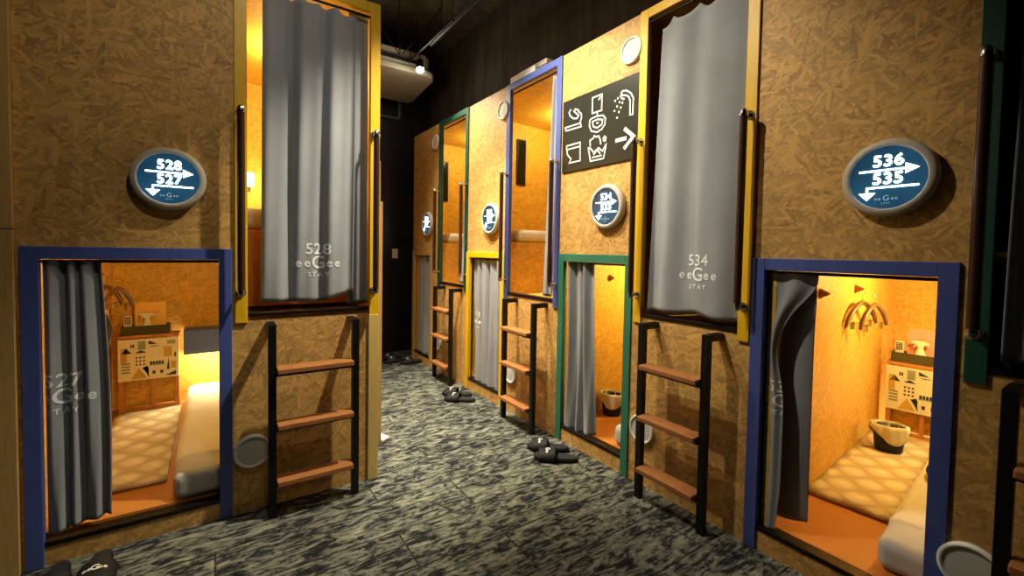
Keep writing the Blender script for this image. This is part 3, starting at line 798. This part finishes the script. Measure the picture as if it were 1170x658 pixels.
def cabinet(frame, u, v, top, w, lb):
    r = empty('wall_cabinet', at(frame, u, v, 0.099), rzf(frame)); tag(r, lb, 'cabinet', 'small wooden cabinets at the back of the capsules')
    t = top-.099; d = .11
    for a_ in (0, w-.022): MB().box(a_, a_+.022, 0, d, 0, t-.016).build('side_panel', M['cabinet'], r, bevel=.001)
    MB().box(-.004, w+.004, -.006, d, t-.016, t).build('top', M['cabinet'], r, bevel=.001)
    MB().box(.022, w-.022, 0, .02, 0, .035).build('bottom_rail', M['cabinet'], r, bevel=.001)
    MB().box(w*.52, w*.52+.02, .004, .02, .035, t-.29).build('divider', M['cabinet'], r, bevel=.001)
    MB().box(.022, w-.022, .05, .056, .035, t-.03).build('back_panel', M['osb_in'], r)
    q = empty('picture_door', (.0, 0, t-.285)); q.parent = r
    art_panel(None, w, .262, q, -.001)
    return r
def tray_and_stuff(frame, u, v, top, folder, lb):
    z = top+.001
    r = empty('tray', at(frame, u, v, z), rzf(frame)); tag(r, 'olive tray on top of the %s' % lb, 'tray', 'olive trays on the cabinets')
    MB().box(0, .245, 0, .095, 0, .004).box(0, .245, 0, .004, .004, .058).box(0, .245, .091, .095, .004, .058).box(0, .004, .004, .091, .004, .058).box(.241, .245, .004, .091, .004, .058).build('body', M['olive'], r, bevel=.001)
    f = MB().box(0, .160, 0, .0035, 0, .195).build('menu_card', M[folder]); f.location = at(frame, u+.060, v+.080, z+.005)
    f.rotation_euler = (math.radians(-2), 0, rzf(frame)); tag(f, '%s card standing at the back of the tray on the %s' % ('orange' if folder == 'folder_y' else 'pink', lb), 'card')
    pr = MB().box(.035, .125, -.001, -.0002, .128, .132).box(.05, .11, -.001, -.0002, .120, .123); pp = pr.build('print', M['art_ochre'] if folder == 'folder_p' else M['cabinet'], f)
    # spray bottle
    s_ = empty('spray_bottle', at(frame, u+.125, v+.045, z+.005), rzf(frame)); tag(s_, 'white spray bottle in the tray on the %s' % lb, 'bottle', 'white spray bottles')
    MB().lathe_z([(0, 0), (.030, 0), (.033, .006), (.032, .03), (.024, .055), (.014, .082), (.012, .095)], sx=1.0, sy=.7).build('bottle', M['spray'], s_)
    MB().prism([(-.014, .093), (.014, .093), (.018, .108), (.038, .104), (.040, .120), (.016, .130), (-.026, .130), (-.040, .124), (-.040, .114), (-.018, .112)], -.008, .008).build('nozzle', M['spray'], s_, bevel=.002)
    MB().prism([(-.014, .112), (-.022, .112), (-.034, .086), (-.029, .084)], -.004, .004).build('trigger', M['spray'], s_, bevel=.001)
    # remote with key grid
    c = empty('remote_control', at(frame, u+.030, v+.050, z+.005), rzf(frame)); tag(c, 'white keypad handset standing in the tray on the %s' % lb, 'remote control')
    MB().box(-.020, .020, -.006, .006, .0, .115).build('body', M['spray'], c, bevel=.003)
    kk = MB()
    for i in range(3):
        for j in range(5): kk.box(-.015+i*.0105, -.0065+i*.0105, -.0075, -.006, .062+j*.0095, .069+j*.0095)
    kk.build('keys', M['olive'], c)
    b = MB()
    rnd = random.Random(3)
    for i in range(3): b.tube([(.0+.05*rnd.random(), .02*math.cos(t*.9+i), .008+.006*math.sin(t*1.3+i)) if False else (.03*math.cos(t*.7+i*2), .02*math.sin(t*.7+i), .010+.004*i+.004*math.sin(t)) for t in range(10)], .004, 6)
    o = b.build('coiled_cable', M['dark']); o.location = at(frame, u+.200, v+.045, z+.004); o.rotation_euler = (0, 0, rzf(frame)); tag(o, 'black coiled cable in the tray on the %s' % lb, 'cable')
    cb = MB().box(0, .05, 0, .03, 0, .020).build('power_box', M['dark'], bevel=.003); cb.location = at(frame, u+.012, v+.012, z+.030); cb.rotation_euler = (0, 0, rzf(frame)); tag(cb, 'small black box at the left end of the tray on the %s' % lb, 'adapter')
def lamp_shelf(frame, u0, u1, v1, z, lb, energy):
    r = empty('lamp_shelf', at(frame, u0, v1, z), rzf(frame)); tag(r, lb, 'shelf', 'blue-grey shelves with a light below')
    w = u1-u0
    MB().box(0, w, -.17, -.152, 0, .16).box(0, w, -.152, 0, .142, .16).build('shelf_board', M['shelf'], r, bevel=.002)
    MB().box(.02, w-.02, -.12, -.06, .020, .026).build('light_strip', M['led'], r)
    L = bpy.data.lights.new('strip', 'AREA'); L.shape = 'RECTANGLE'; L.size = w-.06; L.size_y = .08; L.energy = energy; L.color = (1, .90, .50)
    o = bpy.data.objects.new('strip_light', L); COL.objects.link(o); o.parent = r; o.location = (w/2, -.09, .012)
    return r
def hook(frame, u, v, z, lb):
    o = MB().prism([(0, 0), (.0, .05), (.042, .030), (.038, .022), (.010, .008)], -.009, .009).build('coat_hook', M['hook'], bevel=.002)
    o.location = at(frame, u, v, z-.03); o.rotation_euler = (0, 0, rzf(frame)); tag(o, lb, 'hook', 'small wooden coat hooks')
def hanger(frame, u, v, z, ang, tilt, lb):
    r = empty('clothes_hanger', at(frame, u, v, z), rzf(frame)+math.radians(ang)); r.rotation_euler[1] = math.radians(tilt); tag(r, lb, 'hanger', 'brown wooden hangers')
    arm = MB()
    for sg in (-1, 1):
        P = [(0, 0, -.045), (sg*.05, 0, -.056), (sg*.11, .0, -.090), (sg*.160, 0, -.135), (sg*.175, .0, -.165)]
        arm.tube(P, [.011, .0125, .0125, .011, .008], 10)
    arm.build('arms', M['hanger'], r)
    hk = [(.0, 0, -.040), (0, 0, -.020)]+[(.016*math.sin(a), 0, .000+.016-.016*math.cos(a)-.016) for a in (0,)]+[(.016-.016*math.cos(a)-.0, 0, .016*math.sin(a)-.004) for a in (0, .6, 1.2, 1.8, 2.4, 3.0)]
    MB().tube([(p[0], p[1], p[2]) for p in hk], .0017, 6).build('hook', M['chrome'], r)
    MB().tube([(-.16, 0, -.150), (.16, 0, -.150)], .0022, 6).build('clip_bar', M['chrome'], r)
    for x in (-.10, .10): MB().box(x-.012, x+.012, -.007, .007, -.182, -.142).build('clip', M['chrome'], r, bevel=.002)
def bin_(frame, u, v, z, lb):
    r = empty('waste_bin', at(frame, u, v, z), rzf(frame)+.3); tag(r, lb, 'bin', 'small black bins with pale liners')
    MB().lathe_z([(0, 0), (.052, 0), (.056, .01), (.066, .135), (.062, .135), (.052, .012), (0, .010)], n=28, sx=1.1, sy=.85).build('body', M['dark'], r)
    rnd = random.Random(4)
    def ln(a, b):
        t = 2*PI*a; w = 1+.05*math.sin(7*t)+.04*math.sin(11*t+1)
        prof = [(.058, .095), (.063, .135), (.066, .147), (.072, .140), (.075, .112+.02*math.sin(2*t+1)), (.074, .085+.035*math.sin(2*t+1))]
        k = b*(len(prof)-1); i = min(int(k), len(prof)-2); f = k-i
        rr = prof[i][0]+(prof[i+1][0]-prof[i][0])*f; zz = prof[i][1]+(prof[i+1][1]-prof[i][1])*f
        return (1.12*rr*w*math.cos(t), .9*rr*w*math.sin(t), zz)
    MB().grid(ln, 48, 15).build('liner', M['liner'], r, solid=.0015)
def lamp(loc, energy, col=(1, .89, .32), size=.06):
    L = bpy.data.lights.new('capsule_light', 'POINT'); L.energy = energy; L.color = col; L.shadow_soft_size = size
    o = bpy.data.objects.new('capsule_light', L); COL.objects.link(o); o.location = loc
    return o
def added_bulb(loc, rz, energy, lb, col=(1, .89, .32)):
    """added round ceiling lamp, out of view: base and glowing dome, with its light just below"""
    r = empty('added_ceiling_lamp', loc, rz); tag(r, lb, 'lamp', 'added round capsule lamps')
    MB().lathe_z([(0, 0), (.045, 0), (.045, -.010), (.040, -.012)], n=28).build('base', M['vent'], r)
    MB().lathe_z([(.040, -.012), (.036, -.024), (.022, -.032), (.0005, -.035)], n=28).build('dome', M['warm'], r)
    L = bpy.data.lights.new('capsule_light', 'POINT'); L.energy = energy*2.1; L.color = col; L.shadow_soft_size = .04  # point light and unseen fixture added to light the capsule's walls
    o = bpy.data.objects.new('capsule_light', L); COL.objects.link(o); o.parent = r; o.location = (0, 0, -.085)

FA = ('L', -.545); FB = ('R', .838); FC = ('R', 2.10)
# 527 (left)
floor_mat(FA, .045, .364, .262, 1.40, 'cream embossed mat on the floor of left capsule 527')
mattress(FA, .400, 1.04, .040, 1.50, .099, .115, 'thin white mattress on the floor of left capsule 527')
cabinet(FA, .048, 1.40, .600, .305, 'wooden cabinet with a picture of abstract houses in left capsule 527')
tray_and_stuff(FA, .060, 1.405, .600, 'folder_y', 'left cabinet')
lamp_shelf(FA, .378, 1.10, 1.555, .450, 'blue-grey shelf with a light below it in left capsule 527', 8.0)
hook(FA, .0, 1.08, 1.01, 'wooden coat hook on the side wall of left capsule 527')
hanger(FA, .045, 1.08, .985, 76, 0, 'front wooden hanger in left capsule 527')
hanger(FA, .095, 1.07, .975, 76, 0, 'rear wooden hanger in left capsule 527')
added_bulb((-.545+.44, DL+.55, 1.184), 0, 2.2, 'added round lamp under the ceiling of left capsule 527')
# bag behind curtain 527
def bagf(a, b):
    t = 2*PI*a; rr = .045+.03*math.sin(PI*b)*(1+.2*math.sin(3*t)); return (rr*math.cos(t)*.8, rr*math.sin(t), -.20*b)
o = MB().grid(bagf, 20, 10).tube([(0, 0, .05), (-.02, 0, .0), (0, 0, -.01)], .004, 6).build('hanging_bag', M['bag']); o.location = at(FA, .06, .70, .84); tag(o, 'black bag hanging behind curtain 527', 'bag')
# 535 (right)
floor_mat(FB, .003, .296, .442, 1.72, 'cream embossed mat on the floor of the right-hand capsule 535')
mattress(FB, .325, .95, .075, 1.90, .099, .110, 'thin white mattress on the floor of the right-hand capsule 535')
cabinet(FB, .050, 1.62, .550, .300, 'wooden cabinet with a picture of abstract houses in the right-hand capsule 535')
tray_and_stuff(FB, .064, 1.625, .550, 'folder_p', 'right cabinet')
lamp_shelf(FB, .40, 1.10, 1.90, .420, 'blue-grey shelf with a light below it in the right-hand capsule 535', 11.0)
hook(FB, .0, .521, 1.012, 'wooden coat hook nearer the curtain in the right-hand capsule 535')
hook(FB, .0, 1.077, 1.012, 'wooden coat hook holding the hangers in the right-hand capsule 535')
hanger(FB, .040, 1.050, .985, 82, 0, 'front wooden hanger in the right-hand capsule 535')
hanger(FB, .085, 1.090, .975, 84, 0, 'rear wooden hanger in the right-hand capsule 535')
bin_(FB, .135, 1.270, .118, 'black bin with a pale liner on the cream mat in the right-hand capsule 535')
added_bulb(inR(.838, .46, 1.15, 1.184), RZ_RI, 10.0, 'added round lamp under the ceiling of the right-hand capsule 535')
# small black pouch on the mattress edge
pch = MB().grid(lambda a, b: (.05*math.cos(2*PI*a)*math.sin(PI*b), .10*math.sin(2*PI*a)*math.sin(PI*b), .03+.03*math.cos(PI*b)), 16, 8).build('black_pouch', M['bag'])
pch.location = at(FB, .400, .80, .216); pch.rotation_euler = (0, 0, RZ_RI); tag(pch, 'small black pouch lying on the mattress of capsule 535', 'pouch')
# 533
mattress(FC, .400, 1.0, .030, 1.80, .099, .115, 'white mattress end in the green lower doorway')
floor_mat(FC, .003, .36, .50, 1.7, 'cream embossed mat on the floor behind the green doorway')
bin_(FC, .100, .40, .099, 'black bin with a pale liner behind the curtain of the green doorway')
hook(FC, .0, .47, 1.010, 'wooden coat hook in the green lower doorway')
added_bulb(inR(2.10, .42, .70, 1.184), RZ_RI, 7.0, 'added round lamp under the ceiling behind the green doorway')

# upper capsules
def upper_bed(s0, lb, lm):
    r = mattress(('R', s0), -.570, -.004, .095, 1.42, 1.251, .094, lb, sheet=False, grp='mattresses on the raised beds')
    for c in children_of(r): c.data.materials[0] = lm
def mirror(s0, v0, v1, z0, z1, lb):
    r = empty('wall_mirror', inR(s0, -.598, (v0+v1)/2, (z0+z1)/2), RZ_RI+PI/2); tag(r, lb, 'mirror', 'tall dark mirrors in the upper capsules')
    hw, hh = (v1-v0)/2, (z1-z0)/2
    MB().box(-hw, hw, -.014, 0, -hh, hh).build('frame', M['dark'], r, bevel=.002)
    MB().box(-hw+.012, hw-.012, -.016, -.014, -hh+.012, hh-.012).build('glass', M['glass'], r)
upper_bed(UPS[2], 'pale ribbed mattress edge inside the tall blue opening', M['sheet'])
upper_bed(UPS[3], 'pale ribbed mattress edge inside the far dark green opening', M['sheet'])
mirror(UPS[2], .560, .665, 1.79, 2.21, 'tall black mirror on the wall inside the tall blue opening')
mirror(UPS[3], .35, .43, 1.72, 2.16, 'tall black mirror on the wall inside the far dark green opening')
added_bulb(inR(UPS[2], -.10, .75, 2.350), RZ_RI, 6.0, 'added round lamp under the ceiling of the tall blue capsule')
added_bulb(inR(UPS[3], -.10, .60, 2.350), RZ_RI, 5.0, 'added round lamp under the ceiling of the far dark green capsule')
# 528: raised bed and lamp seen through the gap beside the curtain
r = empty('raised_bed', (.098, DL+.26, .885), 0); tag(r, 'brown wooden raised bed inside capsule 528', 'bed')
MB().box(0, .56, 0, .018, 0, .36).build('front_board', M['cabinet'], r); MB().box(0, .56, 0, 1.20, .361, .377).build('bed_board', M['cabinet'], r)
mattress(('L', .095), .004, .56, .262, 1.46, 1.263, .105, 'pale mattress beside curtain 528', sheet=True, grp='mattresses on the raised beds')
r = empty('reading_lamp', (.205, DL+1.485, 1.66), 0); tag(r, 'warm glowing lamp on the back wall of capsule 528', 'lamp')
MB().box(-.04, .04, -.05, .012, -.05, .05).build('shade', M['warm'], r, bevel=.008)
MB().box(-.02, .02, -.012, .014, -.08, -.05).build('bracket', M['dark'], r)
lamp((.21, DL+1.32, 1.62), 4.0); 
added_bulb((.35, DL+.75, 2.350), 0, 7.0, 'added round lamp under the ceiling of capsule 528')

# ------------------------------------------------------------------ overhead things
r = empty('air_conditioner', (.6, 3.92, 2.80), 0); tag(r, 'ivory ceiling air conditioner behind the spotlight', 'air conditioner')
MB().prism_z([(0, 0), (1.06, 0), (1.13, .03), (1.17, .10), (1.23, .80), (1.20, .86), (0, .86)], 0, .055).build('underside', M['acbody'], r, bevel=.015, segs=3)
MB().prism_z([(.02, .03), (1.05, .03), (1.12, .10), (1.18, .82), (.02, .82)], .055, .20).build('body', M['acbody'], r, bevel=.01)
MB().box(.05, 1.0, -.004, .004, .085, .115).build('louvre', M['dark'], r)
for x, y in ((.1, .1), (1.0, .1), (.1, .8), (1.0, .8)): MB().tube([(x, y, .20), (x, y, .55)], .006, 8).build('hanging_rod', M['dpipe'], r)
o = MB().tube([(1.492, -1.5, 2.90), (1.492, 4.10, 2.90)], .011, 10)
r = o.build('ceiling_pipe', M['dpipe']); tag(r, 'thin pipe running along under the ceiling', 'pipe')
mb = MB()
for y in (.4, 1.7, 3.05, 3.9): mb.tube([(1.492, y, 2.905), (1.492, y, 3.35)], .004, 6); mb.tube([(1.492, y-.012, 2.90), (1.492, y+.012, 2.90)], .016, 10)
mb.build('hanger_rods', M['dpipe'], r)
o = MB().tube([(1.56, -1.5, 2.955), (1.56, 3.60, 2.955)], .028, 12).build('cable_duct', M['dpipe']); tag(o, 'dark duct beside the thin ceiling pipe', 'pipe')
for y_ in (.6, 2.0, 3.4): MB().tube([(1.56, y_, 2.98), (1.56, y_, 3.352)], .005, 6).build('support_rod', M['dpipe'], o)
mb = MB().tube([(1.15, 4.9, 2.65), (1.735, 4.9, 2.65), (1.75, 4.9, 2.665), (1.75, 4.9, 2.86)], .018, 10)
o = mb.build('wall_pipe', M['pipe']); tag(o, 'grey bent pipe on the black end wall', 'pipe')
mb = MB().tube([(1.55+i*.065, 4.88, 2.80-.002*i-.09*math.sin(PI*i/12)*.35) for i in range(12)], .005, 6)
o = mb.build('loose_cable', M['dpipe']); tag(o, 'thin loose cable near the top of the black end wall', 'cable')
mb = MB()
for a_, b_ in (((1.163, 3.70, 3.007), (1.32, 3.7, 2.83)), ((1.32, 3.7, 2.83), (1.31, 3.7, 3.35)), ((1.34, 3.7, 2.84), (1.50, 3.7, 3.046))): mb.tube([a_, b_], .005, 6)
mb.tube([(1.163, 3.70, 3.007), (1.0, 3.7, 3.34)], .005, 6).tube([(1.50, 3.7, 3.046), (1.70, 3.7, 3.35)], .005, 6)
o = mb.build('support_wires', M['dpipe']); tag(o, 'thin slanting support rods above the spotlight', 'support')

def spotlight(loc, target, energy, size, blend, lb, spill=0, col=(1, .90, .68)):
    d = (Vector(target)-Vector(loc)).normalized()
    r = empty('track_spotlight', loc, 0); tag(r, lb, 'spotlight', 'small ceiling spotlights')
    q = d.to_track_quat('-Z', 'Y'); P = lambda z: tuple(-d*z)
    n = MB().tube([P(.012), P(.030), P(.13)], [.036, .034, .030], 20, caps=False)
    n.add([], [])
    n.tube([P(.125), P(.14)], [.030, .012], 20)
    n.build('can', M['dark'], r)
    MB().tube([P(.035), P(.037)], .031, 20).build('lens', M['lamp'], r)
    MB().tube([P(.08), tuple(Vector(P(.08))+Vector((0, 0, .14)))], .006, 8).build('stem', M['dark'], r)
    L = bpy.data.lights.new('spot', 'SPOT'); L.energy = energy; L.spot_size = math.radians(size); L.spot_blend = blend; L.color = col; L.shadow_soft_size = .035
    if spill:
        K = bpy.data.lights.new('lens_spill', 'POINT'); K.energy = spill; K.color = col; K.shadow_soft_size = .03
        ko = bpy.data.objects.new('lens_spill', K); COL.objects.link(ko); ko.parent = r; ko.location = P(-.03)
    o = bpy.data.objects.new('spot_light', L); COL.objects.link(o); o.parent = r; o.location = P(.0); o.rotation_mode = 'QUATERNION'; o.rotation_quaternion = q
    return r
spotlight((1.515, 3.73, 2.75), (.95, 2.2, 0), 130, 100, .7, 'lit ceiling spotlight in front of the air conditioner', spill=4)
spotlight((1.10, 2.75, 2.95), (1.36, 2.95, 0), 560, 62, 1.0, 'ceiling spotlight above the middle of the corridor', spill=3)
spotlight((.80, 2.30, 2.95), (1.8, 2.05, 1.80), 265, 64, 1.0, 'ceiling spotlight turned to the pictogram panel')
spotlight((1.20, 1.60, 2.95), (.48, 2.24, .75), 300, 52, 1.0, 'ceiling spotlight turned to the left-hand front')
spotlight((.55, 1.75, 2.95), (1.8, 1.30, 1.55), 130, 66, 1.0, 'ceiling spotlight turned to the nearer right-hand front')
spotlight((.25, 1.0, 2.95), (.10, 2.24, 1.45), 27, 84, 1.0, 'ceiling spotlight turned to the far left of the front')
spotlight((.85, 3.45, 2.95), (1.8, 3.20, 1.20), 150, 74, 1.0, 'ceiling spotlight turned to the far right-hand front')

# white box on top of the blue capsule
r = empty('white_box', (S+.01, 2.735, 2.3925), RZ_R); tag(r, 'white box lying on top of the tall blue frame', 'box')
MB().box(0, .30, 0, .12, 0, .055).build('body', M['vent'], r, bevel=.006)
MB().box(.03, .36, .05, .17, .055, .095).build('lid', M['vent'], r, bevel=.01)
# switch on the end wall, handle, partition and flat cream triangle
r = empty('light_switch', (1.722, 4.93, 1.13), 0); tag(r, 'small pale switch on the black end wall beside the farthest frame', 'switch')
MB().box(-.035, .030, -.010, 0, -.055, .055).build('plate', M['vent'], r, bevel=.002); MB().box(-.015, .010, -.014, -.010, -.02, .02).build('rocker', M['white'], r, bevel=.001)
r = empty('lever_handle', (1.52, 4.93, .915), 0); tag(r, 'dark lever handle on the black end wall', 'handle')
MB().tube([(0, 0, 0), (0, -.045, 0)], .009, 10).build('spindle', M['dpipe'], r); MB().tube([(0, -.045, 0), (.12, -.045, 0)], .008, 10).build('lever', M['dpipe'], r)
o = MB().box(.70, .842, 2.63, 2.66, 0, 1.46).box(.70, .828, 2.63, 2.655, 1.46, 1.70).build('partition_board', M['pine'], bevel=.002); tag(o, 'narrow wooden board standing behind the yellow corner post', 'board')
o = MB().prism_z([(.846, 2.80), (.905, 2.66), (.846, 2.62)], 0.0005, .012).build('door_wedge', M['art'], bevel=.001); tag(o, 'small cream flat triangle on the carpet behind the corner post', 'wedge')

# ------------------------------------------------------------------ world, camera, view
w = bpy.data.worlds.new('world'); SC.world = w; w.use_nodes = True
w.node_tree.nodes['Background'].inputs[0].default_value = (.5, .6, .8, 1); w.node_tree.nodes['Background'].inputs[1].default_value = .02

cam = bpy.data.cameras.new('camera'); co = bpy.data.objects.new('camera', cam); COL.objects.link(co); SC.camera = co
cam.sensor_fit = 'HORIZONTAL'; cam.sensor_width = 36.0; cam.lens = 503.40/1170*36; cam.shift_y = -(329-304.85)/1170
cam.clip_start = .02
X = Vector((0.8278225586, -0.5607125451, 0.0176423705)); Y = Vector((0.0049413357, 0.0387354691, 0.9992372824)); Z = -Vector((0.5609682653, 0.8271039869, -0.0348367641))
co.matrix_world = Matrix(((X.x, Y.x, Z.x, 0), (X.y, Y.y, Z.y, 0), (X.z, Y.z, Z.z, H), (0, 0, 0, 1)))
vs = SC.view_settings; vs.view_transform = 'Standard'; vs.look = 'None'; vs.exposure = 0.0; vs.gamma = 1.0; vs.use_curve_mapping = False
